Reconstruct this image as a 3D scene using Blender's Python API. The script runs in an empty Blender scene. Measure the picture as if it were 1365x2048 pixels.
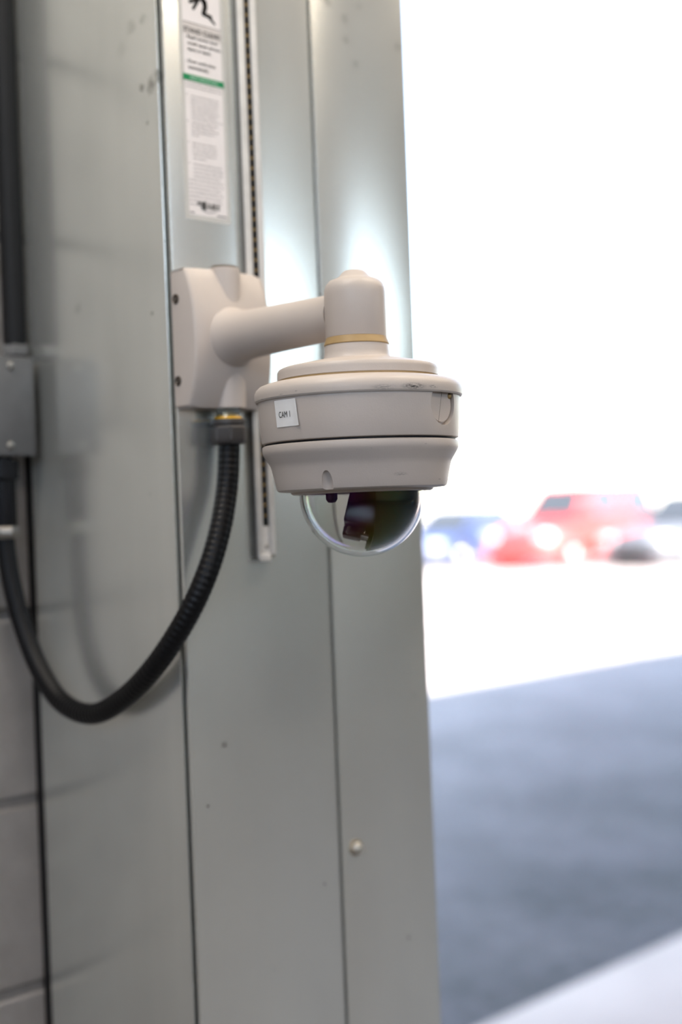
import bpy, bmesh, math, random
from mathutils import Vector, Matrix
random.seed(7)
sc = bpy.context.scene
COL = sc.collection
PI = math.pi

# ------------------------------------------------------------------ camera
# building frame: X runs along the door wall, +Y points outdoors, Z up, floor at 0
FPX = 2600.0
CH = 1.35
CAM = Vector((-0.7443, -0.9682, CH))
FWD = Vector((0.68200, 0.73135, 0.0))
RGT0 = Vector((0.73135, -0.68200, 0.0))
ROLL = math.atan(0.038)
RGT = RGT0 * math.cos(ROLL) - Vector((0, 0, 1)) * math.sin(ROLL)
UPV = RGT0 * math.sin(ROLL) + Vector((0, 0, 1)) * math.cos(ROLL)
cd = bpy.data.cameras.new('camera')
cam = bpy.data.objects.new('camera', cd)
COL.objects.link(cam)
cd.sensor_fit = 'VERTICAL'
cd.sensor_height = 36.0
cd.sensor_width = 24.0
cd.lens = FPX / 2048.0 * 36.0
cd.clip_start = 0.02
cd.clip_end = 2000
m3 = Matrix((RGT, UPV, -FWD)).transposed()
cam.matrix_world = Matrix.Translation(CAM) @ m3.to_4x4()
cd.dof.use_dof = True
cd.dof.focus_distance = 1.02
cd.dof.aperture_fstop = 2.2
sc.camera = cam

# ------------------------------------------------------------------ sky, sun, exposure
SUN_EL = math.radians(41.6)
SUN_AZ = math.radians(12.0)          # sun stands behind the hall, a little to the left
w = bpy.data.worlds.new('world')
sc.world = w
w.use_nodes = True
nt = w.node_tree
nt.nodes.clear()
wo = nt.nodes.new('ShaderNodeOutputWorld')
bg = nt.nodes.new('ShaderNodeBackground')
sky = nt.nodes.new('ShaderNodeTexSky')
sky.sky_type = 'NISHITA'
sky.sun_disc = False
sky.sun_elevation = SUN_EL
sky.sun_rotation = PI + SUN_AZ
sky.air_density = 1.0
sky.dust_density = 0.6
sky.ozone_density = 1.0
bg.inputs['Strength'].default_value = 0.95
hsv = nt.nodes.new('ShaderNodeHueSaturation')
hsv.inputs['Saturation'].default_value = 0.76
nt.links.new(sky.outputs[0], hsv.inputs['Color'])
nt.links.new(hsv.outputs[0], bg.inputs['Color'])
nt.links.new(bg.outputs[0], wo.inputs['Surface'])
sd = bpy.data.lights.new('sun', 'SUN')
sd.energy = 50.0
sd.angle = math.radians(0.53)
sd.color = (1.0, 0.95, 0.87)
sun = bpy.data.objects.new('sun', sd)
COL.objects.link(sun)
S = Vector((-math.sin(SUN_AZ) * math.cos(SUN_EL), -math.cos(SUN_AZ) * math.cos(SUN_EL), math.sin(SUN_EL)))
sun.rotation_euler = S.to_track_quat('Z', 'Y').to_euler()
sun.location = (0, 0, 12)
LAMP_W = 26.0
FALLOFF_W = 17.0
sc.view_settings.view_transform = 'Standard'
sc.view_settings.look = 'None'
sc.view_settings.exposure = 0.0
sc.view_settings.gamma = 1.0
sc.view_settings.use_curve_mapping = False
sc.cycles.sample_clamp_indirect = 3.0
sc.cycles.seed = 11
sc.cycles.max_bounces = 10
sc.cycles.caustics_reflective = False
sc.cycles.caustics_refractive = False

# ------------------------------------------------------------------ pixel helpers (measuring only)
def ray(px, py):
    return FWD + RGT * ((px - 682.5) / FPX) + UPV * ((1024.0 - py) / FPX)
def at_y(px, py, Y=0.0):
    d = ray(px, py)
    return CAM + d * ((Y - CAM.y) / d.y)
def at_z(px, py, Z=0.0):
    d = ray(px, py)
    return CAM + d * ((Z - CAM.z) / d.z)

# ------------------------------------------------------------------ object helpers
def empty(name, loc, label=None, cat=None, group=None, kind=None):
    o = bpy.data.objects.new(name, None)
    COL.objects.link(o)
    o.location = loc
    o.empty_display_size = 0.05
    tag(o, label, cat, group, kind)
    return o
def tag(o, label=None, cat=None, group=None, kind=None):
    if label: o['label'] = label
    if cat: o['category'] = cat
    if group: o['group'] = group
    if kind: o['kind'] = kind
    return o
def root_loc(p):
    v = Vector((0, 0, 0))
    while p is not None:
        v = v + p.location
        p = p.parent
    return v
def obj(name, me, mat=None, parent=None, origin=None):
    """mesh given in world coordinates; origin moves the pivot"""
    o = bpy.data.objects.new(name, me)
    COL.objects.link(o)
    base = root_loc(parent)
    org = Vector(origin) if origin is not None else base
    if me.users == 1:
        me.transform(Matrix.Translation(-org))
    o.parent = parent
    o.location = org - base
    if mat is not None and len(me.materials) == 0:
        me.materials.append(mat)
    return o
def done(bm, name, smooth=None):
    bmesh.ops.recalc_face_normals(bm, faces=bm.faces)
    me = bpy.data.meshes.new(name)
    bm.to_mesh(me)
    bm.free()
    if smooth is not None:
        me.polygons.foreach_set('use_smooth', [True] * len(me.polygons))
        if smooth < 180:
            me.set_sharp_from_angle(angle=math.radians(smooth))
    return me
def add_box(bm, x0, x1, y0, y1, z0, z1, bevel=0.0, seg=2):
    b = bmesh.new()
    bmesh.ops.create_cube(b, size=1.0)
    for v in b.verts:
        v.co = Vector(((x0 + x1) / 2 + v.co.x * (x1 - x0), (y0 + y1) / 2 + v.co.y * (y1 - y0), (z0 + z1) / 2 + v.co.z * (z1 - z0)))
    if bevel > 0:
        bmesh.ops.bevel(b, geom=list(b.edges), offset=bevel, segments=seg, affect='EDGES', profile=0.5)
    merge(bm, b)
def merge(bm, b, mat=None):
    me = bpy.data.meshes.new('tmp')
    b.to_mesh(me)
    b.free()
    if mat is not None:
        me.transform(mat)
    bm.from_mesh(me)
    bpy.data.meshes.remove(me)
def box_me(name, x0, x1, y0, y1, z0, z1, bevel=0.0, seg=2):
    bm = bmesh.new()
    add_box(bm, x0, x1, y0, y1, z0, z1, bevel, seg)
    return done(bm, name, 40 if bevel > 0 else None)
def add_lathe(bm, prof, seg=64, mat=Matrix(), close=False, a0=0.0, a1=2 * PI):
    """prof: list of (r, z)"""
    full = abs(a1 - a0 - 2 * PI) < 1e-6
    n = seg if full else seg + 1
    rings = []
    for r, z in prof:
        if r < 1e-7:
            rings.append([bm.verts.new(mat @ Vector((0, 0, z)))])
        else:
            rings.append([bm.verts.new(mat @ Vector((r * math.cos(a0 + (a1 - a0) * i / seg), r * math.sin(a0 + (a1 - a0) * i / seg), z))) for i in range(n)])
    m = seg
    pairs = list(zip(rings[:-1], rings[1:]))
    if close:
        pairs.append((rings[-1], rings[0]))
    for a, b in pairs:
        for i in range(m):
            j = (i + 1) % n
            if len(a) == 1 and len(b) == 1: continue
            if len(a) == 1: f = (a[0], b[i], b[j])
            elif len(b) == 1: f = (a[i], a[j], b[0])
            else: f = (a[i], a[j], b[j], b[i])
            try: bm.faces.new(f)
            except ValueError: pass
def lathe_me(name, prof, seg=64, mat=Matrix(), close=False, smooth=35):
    bm = bmesh.new()
    add_lathe(bm, prof, seg, mat, close)
    return done(bm, name, smooth)
def catmull(pts, n=12):
    P = [Vector(p) for p in pts]
    P = [P[0] * 2 - P[1]] + P + [P[-1] * 2 - P[-2]]
    out = []
    for i in range(1, len(P) - 2):
        for k in range(n):
            t = k / n
            a, b, c, d = P[i - 1], P[i], P[i + 1], P[i + 2]
            out.append(0.5 * ((2 * b) + (c - a) * t + (2 * a - 5 * b + 4 * c - d) * t * t + (3 * b - a - 3 * c + d) * t ** 3))
    out.append(P[-2].copy())
    return out
def resample(pts, step):
    L = [0.0]
    for a, b in zip(pts[:-1], pts[1:]): L.append(L[-1] + (b - a).length)
    n = max(2, int(L[-1] / step))
    out, j = [], 0
    for i in range(n + 1):
        t = L[-1] * i / n
        while j < len(L) - 2 and L[j + 1] < t: j += 1
        u = (t - L[j]) / max(1e-9, L[j + 1] - L[j])
        out.append((pts[j].lerp(pts[j + 1], u), t))
    return out
def add_tube(bm, pts, rad, seg=12, caps=True):
    """pts: list of Vector, rad: number or function(i)"""
    rings = []
    nrm = None
    for i, p in enumerate(pts):
        t = (pts[min(i + 1, len(pts) - 1)] - pts[max(i - 1, 0)]).normalized()
        if nrm is None:
            nrm = t.orthogonal().normalized()
        nrm = (nrm - t * nrm.dot(t)).normalized()
        b = t.cross(nrm)
        r = rad(i) if callable(rad) else rad
        rings.append([bm.verts.new(p + (nrm * math.cos(2 * PI * k / seg) + b * math.sin(2 * PI * k / seg)) * r) for k in range(seg)])
    for a, b in zip(rings[:-1], rings[1:]):
        for k in range(seg):
            j = (k + 1) % seg
            bm.faces.new((a[k], a[j], b[j], b[k]))
    if caps:
        bm.faces.new(list(reversed(rings[0])))
        bm.faces.new(rings[-1])
def boolean(me, cutters):
    """subtract meshes (world coords) from me (world coords)"""
    o = bpy.data.objects.new('tmp_b', me)
    COL.objects.link(o)
    cs = []
    for c in cutters:
        co = bpy.data.objects.new('tmp_c', c)
        COL.objects.link(co)
        md = o.modifiers.new('b', 'BOOLEAN')
        md.operation = 'DIFFERENCE'
        md.solver = 'EXACT'
        md.object = co
        cs.append(co)
    dg = bpy.context.evaluated_depsgraph_get()
    r = bpy.data.meshes.new_from_object(o.evaluated_get(dg))
    for c in cs: bpy.data.objects.remove(c)
    bpy.data.objects.remove(o)
    r.polygons.foreach_set('use_smooth', [True] * len(r.polygons))
    r.set_sharp_from_angle(angle=math.radians(32))
    return r
def text_me(name, body, size, extrude=0.0, bold=0.0):
    cu = bpy.data.curves.new('t', 'FONT')
    cu.body = body
    cu.size = size
    cu.extrude = extrude
    cu.resolution_u = 3
    cu.offset = bold
    o = bpy.data.objects.new('t', cu)
    COL.objects.link(o)
    dg = bpy.context.evaluated_depsgraph_get()
    me = bpy.data.meshes.new_from_object(o.evaluated_get(dg))
    me.name = name
    bpy.data.objects.remove(o)
    bpy.data.curves.remove(cu)
    return me

# ------------------------------------------------------------------ materials
def new_mat(name):
    m = bpy.data.materials.new(name)
    m.use_nodes = True
    return m, m.node_tree, m.node_tree.nodes['Principled BSDF']
def node(nt, kind, **kw):
    n = nt.nodes.new(kind)
    for k, v in kw.items():
        setattr(n, k, v)
    return n
def noise(nt, coord, scale, detail=4.0, rough=0.55, vec=None):
    n = node(nt, 'ShaderNodeTexNoise')
    n.inputs['Scale'].default_value = scale
    n.inputs['Detail'].default_value = detail
    n.inputs['Roughness'].default_value = rough
    if vec is not None:
        mp = node(nt, 'ShaderNodeMapping')
        mp.inputs['Scale'].default_value = vec
        nt.links.new(coord, mp.inputs['Vector'])
        coord = mp.outputs[0]
    nt.links.new(coord, n.inputs['Vector'])
    return n.outputs['Fac']
def ramp(nt, fac, p0, c0, p1, c1):
    r = node(nt, 'ShaderNodeValToRGB')
    e = r.color_ramp.elements
    e[0].position, e[1].position = p0, p1
    e[0].color = (*c0, 1) if len(c0) == 3 else c0
    e[1].color = (*c1, 1) if len(c1) == 3 else c1
    nt.links.new(fac, r.inputs[0])
    return r.outputs[0]
def maprange(nt, v, a, b, c, d):
    n = node(nt, 'ShaderNodeMapRange')
    for i, x in enumerate((a, b, c, d)):
        n.inputs[1 + i].default_value = x
    nt.links.new(v, n.inputs[0])
    return n.outputs[0]
def math_n(nt, op, a, b):
    n = node(nt, 'ShaderNodeMath', operation=op)
    for i, x in enumerate((a, b)):
        if isinstance(x, (int, float)): n.inputs[i].default_value = x
        else: nt.links.new(x, n.inputs[i])
    return n.outputs[0]
def mixc(nt, fac, a, b):
    n = node(nt, 'ShaderNodeMix', data_type='RGBA')
    for s, x in ((n.inputs[0], fac), (n.inputs[6], a), (n.inputs[7], b)):
        if isinstance(x, (int, float)): s.default_value = x
        elif isinstance(x, tuple): s.default_value = (*x, 1) if len(x) == 3 else x
        else: nt.links.new(x, s)
    return n.outputs[2]
def bump(nt, p, h, strength, dist):
    b = node(nt, 'ShaderNodeBump')
    b.inputs['Strength'].default_value = strength
    b.inputs['Distance'].default_value = dist
    nt.links.new(h, b.inputs['Height'])
    nt.links.new(b.outputs[0], p.inputs['Normal'])
def wpos(nt):
    return node(nt, 'ShaderNodeNewGeometry').outputs['Position']
def spots(nt, pos, lst, nz, zs=1.0):
    """irregular stains round world points: (point, radius, strength)"""
    tot = None
    if zs != 1.0:
        mp = node(nt, 'ShaderNodeMapping')
        mp.inputs['Scale'].default_value = (1, 1, zs)
        nt.links.new(pos, mp.inputs['Vector'])
        pos = mp.outputs[0]
    for p, r, s in lst:
        p = (p[0], p[1], p[2] * zs)
        d = node(nt, 'ShaderNodeVectorMath', operation='DISTANCE')
        nt.links.new(pos, d.inputs[0])
        d.inputs[1].default_value = p
        dd = math_n(nt, 'ADD', d.outputs['Value'], math_n(nt, 'MULTIPLY', math_n(nt, 'SUBTRACT', nz, 0.5), r * 2.4))
        f = maprange(nt, dd, r * 1.05, r * 0.4, 0.0, s)
        tot = f if tot is None else math_n(nt, 'MAXIMUM', tot, f)
    return tot
def simple(name, col, rough=0.5, metal=0.0, var=0.08, scale=60.0, bumpd=0.0, spec=0.5):
    m, nt, p = new_mat(name)
    g = wpos(nt)
    n = noise(nt, g, scale)
    lo = tuple(max(0, c * (1 - var)) for c in col)
    hi = tuple(min(1, c * (1 + var)) for c in col)
    nt.links.new(ramp(nt, n, 0.3, lo, 0.7, hi), p.inputs['Base Color'])
    p.inputs['Roughness'].default_value = rough
    p.inputs['Metallic'].default_value = metal
    p.inputs['Specular IOR Level'].default_value = spec
    if bumpd > 0:
        bump(nt, p, noise(nt, g, scale * 6), 0.5, bumpd)
    return m

# galvanised sheet
A0 = at_y
def galv():
    m, nt, p = new_mat('galvanised_steel')
    g = wpos(nt)
    big = noise(nt, g, 5.0, 5.0, 0.6)
    streak = noise(nt, g, 9.0, 4.0, 0.6, (6.0, 6.0, 0.35))
    fine = noise(nt, g, 220.0, 3.0, 0.6)
    base = ramp(nt, math_n(nt, 'ADD', math_n(nt, 'MULTIPLY', big, 0.55), math_n(nt, 'MULTIPLY', streak, 0.45)), 0.35, (0.83, 0.85, 0.815), 0.65, (0.90, 0.92, 0.88))
    nz = noise(nt, g, 90.0, 4.0, 0.6)
    L = []
    for px, py, r, s in [(448, 1490, .0042, .55), (650, 1768, .0025, .5), (828, 1390, .003, .35), (796, 1732, .0025, .4), (818, 1874, .003, .6), (417, 1612, .002, .5),
                         (780, 690, .005, .05), (690, 40, .006, .22), (693, 82, .006, .22), (712, 128, .006, .22), (718, 15, .005, .2), (655, 2, .006, .4), (795, 95, .006, .25), (549, 1940, .0025, .35), (541, 1658, .002, .3)]:
        L.append((tuple(A0(px, py, 0.0)), r, s))
    for px, py, r, s in [(304, 626, .0025, .6), (300, 488, .003, .0), (285, 38, .006, .3), (262, 55, .008, .2), (305, 170, .009, .55), (318, 150, .008, .5), (284, 176, .004, .5), (295, 245, .003, .4), (301, 989, .002, .35), (378, 1655, .002, .5), (245, 100, .008, .1), (155, 620, .006, .2)]:
        d = ray(px, py)
        q = CAM + d * ((-0.041 - CAM.x) / d.x)
        L.append((tuple(q), r, s))
    f = spots(nt, g, L, nz)
    col = mixc(nt, f, base, (0.10, 0.085, 0.06))
    nt.links.new(col, p.inputs['Base Color'])
    p.inputs['Metallic'].default_value = 0.77
    nt.links.new(maprange(nt, big, 0.3, 0.7, 0.215, 0.262), p.inputs['Roughness'])
    bump(nt, p, math_n(nt, 'ADD', math_n(nt, 'MULTIPLY', fine, 0.02), math_n(nt, 'MULTIPLY', noise(nt, g, 5.0, 1.0), 1.0)), 0.10, 0.006)
    return m
M_GALV = galv()
AXX, AXY = 0.0, -0.1965      # axis of the camera housing
K = 1.072 / FPX
def zy(y): return CH + (1022.4 - y) * K
def housing_paint():
    m, nt, p = new_mat('housing_paint')
    g = wpos(nt)
    n = noise(nt, g, 14.0, 4.0)
    base = ramp(nt, n, 0.3, (0.52, 0.462, 0.42), 0.7, (0.56, 0.50, 0.457))
    nz = noise(nt, g, 320.0, 4.0, 0.7, (1.0, 1.0, 3.5))
    L = []
    for th, r, y, rad, s in [(29, 208, 793, .013, 1.0), (42, 208, 793, .006, .9), (12, 208, 795, .012, .5), (-46, 208, 796, .003, .6), (-35, 208, 793, .002, .7), (-65, 208, 799, .003, .6),
                             (24, 176, 955, .0075, .45), (60, 194, 903, .002, .7), (38, 195, 900, .002, .5), (60, 173, 966, .003, .5), (5, 195, 906, .0015, .4)]:
        a = math.radians(th)
        q = Vector((AXX, AXY, 0)) + (RGT0 * math.sin(a) - FWD * math.cos(a)) * (r * K)
        L.append(((q.x, q.y, zy(y)), rad, s))
    f = math_n(nt, 'MULTIPLY', spots(nt, g, L, nz, 4.0), maprange(nt, nz, 0.46, 0.54, 0.0, 1.0))
    nt.links.new(mixc(nt, f, base, (0.03, 0.028, 0.028)), p.inputs['Base Color'])
    p.inputs['Roughness'].default_value = 0.42
    bump(nt, p, noise(nt, g, 900.0, 2.0), 0.18, 0.0004)
    return m
M_PAINT = housing_paint()
M_GASK = simple('tan_gasket', (0.40, 0.27, 0.12), 0.5)
M_BLACK = simple('black_rubber', (0.008, 0.008, 0.009), 0.55, spec=0.25)
M_BLKPL = simple('black_plastic', (0.004, 0.004, 0.006), 0.25, spec=0.3)
M_HOSE = simple('conduit_sheath', (0.004, 0.004, 0.005), 0.40, spec=0.25)
M_NUT = simple('nut_plastic', (0.055, 0.05, 0.05), 0.45)
M_YEL = simple('yellow_ring', (0.75, 0.42, 0.01), 0.45)
M_ZINC = simple('zinc', (0.50, 0.58, 0.60), 0.28, 1.0)
M_STEEL = simple('screw_steel', (0.36, 0.34, 0.31), 0.35, 1.0)
M_BRASS = simple('brass', (0.40, 0.28, 0.13), 0.4, 0.8)
M_WHPL = simple('white_plastic_rail', (0.78, 0.76, 0.73), 0.4)
M_EBOX = simple('grey_box_paint', (0.15, 0.15, 0.15), 0.4)
M_PAPER = simple('label_paper', (0.84, 0.84, 0.84), 0.5, var=0.03)
M_INK = simple('black_ink', (0.015, 0.014, 0.014), 0.5)
M_SMALL = simple('grey_print', (0.24, 0.22, 0.21), 0.5)
M_STICK = simple('sticker_print', (0.86, 0.82, 0.815), 0.3, var=0.02)
M_LAM = simple('sticker_margin', (0.60, 0.59, 0.56), 0.28, var=0.03)
M_GREEN = simple('green_ink', (0.0, 0.25, 0.085), 0.35, var=0.03)
M_PALEG = simple('pale_green_ink', (0.42, 0.66, 0.52), 0.4, var=0.03)
M_LENS = simple('lens_glass', (0.004, 0.004, 0.008), 0.04)
M_GREYPL = simple('grey_module_plastic', (0.30, 0.27, 0.25), 0.4)
def dome_mat():
    m, nt, p = new_mat('clear_dome')
    g = wpos(nt)
    p.inputs['Base Color'].default_value = (0.97, 0.97, 0.98, 1)
    p.inputs['Transmission Weight'].default_value = 1.0
    p.inputs['IOR'].default_value = 1.52
    p.inputs['Roughness'].default_value = 0.0
    nt.links.new(maprange(nt, noise(nt, g, 5.0, 1.0), 0.3, 0.7, 350.0, 700.0), p.inputs['Thin Film Thickness'])
    p.inputs['Thin Film IOR'].default_value = 1.30
    return m
M_DOME = dome_mat()
def block_mat():
    m, nt, p = new_mat('painted_block')
    g = wpos(nt)
    n = noise(nt, g, 18.0, 6.0, 0.6)
    base = ramp(nt, n, 0.3, (0.30, 0.28, 0.262), 0.7, (0.37, 0.347, 0.325))
    pit = noise(nt, g, 130.0, 3.0, 0.6)
    nt.links.new(mixc(nt, maprange(nt, pit, 0.30, 0.24, 0.0, 0.6), base, (0.12, 0.10, 0.08)), p.inputs['Base Color'])
    p.inputs['Roughness'].default_value = 0.75
    bump(nt, p, pit, 0.5, 0.003)
    return m
M_BLOCK = block_mat()
M_MORTAR = simple('mortar', (0.30, 0.28, 0.26), 0.9, scale=80, bumpd=0.001)
def block_wall():
    m, nt, p = new_mat('block_wall_far')
    tc = node(nt, 'ShaderNodeTexCoord').outputs['Object']
    mp = node(nt, 'ShaderNodeMapping')
    mp.inputs['Rotation'].default_value = (PI / 2, 0, 0)
    nt.links.new(tc, mp.inputs['Vector'])
    b = node(nt, 'ShaderNodeTexBrick')
    b.inputs['Scale'].default_value = 1.0
    b.inputs['Brick Width'].default_value = 0.4
    b.inputs['Row Height'].default_value = 0.2
    b.inputs['Mortar Size'].default_value = 0.005
    b.inputs['Color1'].default_value = (0.33, 0.31, 0.285, 1)
    b.inputs['Color2'].default_value = (0.36, 0.335, 0.31, 1)
    b.inputs['Mortar'].default_value = (0.30, 0.28, 0.26, 1)
    nt.links.new(mp.outputs[0], b.inputs['Vector'])
    nt.links.new(b.outputs['Color'], p.inputs['Base Color'])
    p.inputs['Roughness'].default_value = 0.8
    return m
M_WALL = block_wall()
M_CEIL = simple('ceiling_paint', (0.82, 0.79, 0.74), 0.8, scale=3)
def concrete():
    m, nt, p = new_mat('concrete_slab')
    g = wpos(nt)
    n = noise(nt, g, 2.2, 8.0, 0.6)
    nt.links.new(ramp(nt, n, 0.3, (0.40, 0.325, 0.28), 0.7, (0.50, 0.41, 0.355)), p.inputs['Base Color'])
    p.inputs['Roughness'].default_value = 0.6
    bump(nt, p, noise(nt, g, 60.0, 5.0), 0.3, 0.004)
    return m
M_CONC = concrete()
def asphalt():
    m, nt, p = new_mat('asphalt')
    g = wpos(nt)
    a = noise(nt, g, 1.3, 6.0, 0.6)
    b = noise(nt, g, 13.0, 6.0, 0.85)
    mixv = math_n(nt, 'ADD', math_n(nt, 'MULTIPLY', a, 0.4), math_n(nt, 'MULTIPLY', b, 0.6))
    near_dim = ramp(nt, mixv, 0.42, (0.008, 0.007, 0.009), 0.60, (0.075, 0.065, 0.075))
    far_bright = ramp(nt, mixv, 0.38, (0.21, 0.185, 0.18), 0.62, (0.37, 0.335, 0.325))
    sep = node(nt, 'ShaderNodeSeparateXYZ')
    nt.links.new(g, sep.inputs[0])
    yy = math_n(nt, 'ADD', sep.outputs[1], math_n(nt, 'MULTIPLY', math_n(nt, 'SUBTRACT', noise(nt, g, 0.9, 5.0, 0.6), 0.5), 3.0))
    nt.links.new(mixc(nt, maprange(nt, yy, 1.8, 6.5, 0.0, 1.0), near_dim, far_bright), p.inputs['Base Color'])  # light gradient across the yard painted into the colour, noise along its edge
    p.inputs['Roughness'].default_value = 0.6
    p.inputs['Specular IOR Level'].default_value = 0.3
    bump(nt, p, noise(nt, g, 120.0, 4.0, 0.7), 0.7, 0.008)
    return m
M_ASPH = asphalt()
M_FLOOR = simple('hall_floor', (0.15, 0.148, 0.145), 0.55, var=0.2, scale=3)
def emit(name, col, s):
    m, nt, p = new_mat(name)
    p.inputs['Base Color'].default_value = (*col, 1)
    p.inputs['Emission Color'].default_value = (*col, 1)
    p.inputs['Emission Strength'].default_value = s
    return m
M_LAMP = emit('lamp_diffuser', (1.0, 0.77, 0.54), 2.0)
M_FIX = simple('fixture_metal', (0.7, 0.7, 0.7), 0.4)
def glass():
    m, nt, p = new_mat('window_glass')
    p.inputs['Base Color'].default_value = (0.95, 0.97, 0.96, 1)
    p.inputs['Transmission Weight'].default_value = 1.0
    p.inputs['IOR'].default_value = 1.02
    p.inputs['Roughness'].default_value = 0.0
    return m

# ------------------------------------------------------------------ the setting
XL, XR, YB, YF, YO = -4.0, 10.5, -6.0, 0.285, 0.485
ZC, ZR = 3.5, 4.85
def struct(name, me, mat, parent=None):
    o = obj(name, me, mat, parent)
    if parent is None: o['kind'] = 'structure'
    return o
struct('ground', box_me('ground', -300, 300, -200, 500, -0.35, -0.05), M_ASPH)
struct('floor', box_me('floor', XL, XR, YB, YO, -0.30, 0.0), M_FLOOR)
struct('trim_apron', box_me('trim_apron', XL, XR, YO, 1.30, -0.30, 0.0, 0.012), M_CONC)
OX0, OX1, OZ = 0.22, 4.4, 3.1
# wall_left: masonry pier left of the opening; its near face is laid in single blocks
bm = bmesh.new()
BX0, BX1, BZ0, BZ1 = -2.0, OX0, 0.0, 2.8
add_box(bm, XL, BX0, YF, YO, 0, ZC)
add_box(bm, BX0, BX1, YF, YO, BZ1, ZC)
wl = struct('wall_left', done(bm, 'wall_left'), M_WALL)
obj('mortar_core', box_me('mortar_core', BX0, BX1, YF + 0.006, YO, 0, BZ1), M_MORTAR, wl)
bw, bh, g = 0.4, 0.2, 0.010
blk = box_me('block', -bw / 2 + g / 2, bw / 2 - g / 2, 0, 0.06, g / 2, bh - g / 2, 0.003, 1)
blk.materials.append(M_BLOCK)
hb = box_me('block_half', -bw / 4 + g / 2, bw / 4 - g / 2, 0, 0.06, g / 2, bh - g / 2, 0.003, 1)
hb.materials.append(M_BLOCK)
row = 0
z = -0.146
while z < BZ1 - 0.05:
    x = BX0 + (0.0 if row % 2 else -0.2)
    while x < BX1 - 0.02:
        x0, x1 = max(x, BX0), min(x + bw, BX1)
        if z >= -0.01 or True:
            full = (x1 - x0) > 0.3
            if (x1 - x0) > 0.12 and z + bh > 0.03:
                o = bpy.data.objects.new('block', blk if full else hb)
                COL.objects.link(o)
                o.parent = wl
                o.location = ((x0 + x1) / 2, YF, z)
                if not full and abs((x1 - x0) - 0.2) > 0.03:
                    o.scale.x = (x1 - x0) / 0.2
        x += bw
    z += bh
    row += 1
bm = bmesh.new()
add_box(bm, OX1, XR, YF, YO, 0, ZC)
struct('wall_right', done(bm, 'wall_right'), M_WALL)
struct('wall_header', box_me('wall_header', OX0, OX1, YF, YO, OZ, ZC), M_WALL)
# side and back walls of the hall, with an open bay and a high window band in the back wall
def wall_with_windows(name, axis, fixed0, fixed1, a0, a1, wins, z1=ZC):
    """wall along X ('x') or Y ('y') with window holes (a0, a1, z0, z1), sorted"""
    bm = bmesh.new()
    def bx(u0, u1, z0, z1_):
        if axis == 'x': add_box(bm, u0, u1, fixed0, fixed1, z0, z1_)
        else: add_box(bm, fixed0, fixed1, u0, u1, z0, z1_)
    u = a0
    for w0, w1, z0, zt in wins:
        if w0 > u: bx(u, w0, 0, z1)
        bx(w0, w1, 0, z0)
        bx(w0, w1, zt, z1)
        u = w1
    if u < a1: bx(u, a1, 0, z1)
    return struct(name, done(bm, name), M_WALL)
WB = [(-3.2, 1.6, 2.6, 3.3), (4.9, 9.2, 2.2, 3.42)]
WS = [(-5.4, -0.8, 2.2, 3.3)]
wall_with_windows('wall_side_left', 'y', XL - 0.2, XL, YB - 0.2, YO, WS)
struct('wall_side_right', box_me('wall_side_right', XR, XR + 0.2, YB - 0.2, YO, 0, ZC), M_WALL)
wall_with_windows('wall_back', 'x', YB - 0.2, YB, XL, XR, WB)
for k, (axis, (w0, w1, z0, zt)) in enumerate([('x', WB[0]), ('x', WB[1]), ('y', WS[0])]):
    f = YB - 0.1 if axis == 'x' else XL - 0.1
    wn = empty('window_%d' % (k + 1), ((w0 + w1) / 2, f, z0) if axis == 'x' else (f, (w0 + w1) / 2, z0))
    wn['kind'] = 'structure'
    n = max(3, int((w1 - w0) / 1.2))
    bm = bmesh.new()
    def bx(u0, u1, z0_, z1_):
        if axis == 'x': add_box(bm, u0, u1, f - 0.03, f + 0.03, z0_, z1_)
        else: add_box(bm, f - 0.03, f + 0.03, u0, u1, z0_, z1_)
    for i in range(n + 1):
        u = w0 + (w1 - w0) * i / n
        bx(max(w0, u - 0.025), min(w1, u + 0.025), z0, zt)
    bx(w0, w1, z0, z0 + 0.05)
    bx(w0, w1, zt - 0.05, zt)
    obj('window_frame', done(bm, 'window_frame'), M_FIX, wn)
    ld = bpy.data.lights.new('portal', 'AREA')       # helps Cycles sample the daylight coming in
    ld.shape = 'RECTANGLE'
    ld.size, ld.size_y = w1 - w0, zt - z0
    ld.cycles.is_portal = True
    lo = bpy.data.objects.new('portal', ld)
    COL.objects.link(lo)
    if axis == 'x':
        lo.location = ((w0 + w1) / 2, YB - 0.01, (z0 + zt) / 2)
        lo.rotation_euler = (PI / 2, 0, 0)
    else:
        lo.location = (XL - 0.01, (w0 + w1) / 2, (z0 + zt) / 2)
        lo.rotation_euler = (PI / 2, 0, -PI / 2)
ld = bpy.data.lights.new('portal', 'AREA')
ld.shape = 'RECTANGLE'
ld.size, ld.size_y = OX1 - OX0, OZ
ld.cycles.is_portal = True
lo = bpy.data.objects.new('portal', ld)
COL.objects.link(lo)
lo.location = ((OX0 + OX1) / 2, YO + 0.01, OZ / 2)
lo.rotation_euler = (-PI / 2, 0, 0)
struct('ceiling', box_me('ceiling', XL - 0.2, XR + 0.2, YB - 1.3, YO, ZC, ZR), M_CEIL)  # rear overhang is added, unseen, to keep sun out of the back windows
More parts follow.
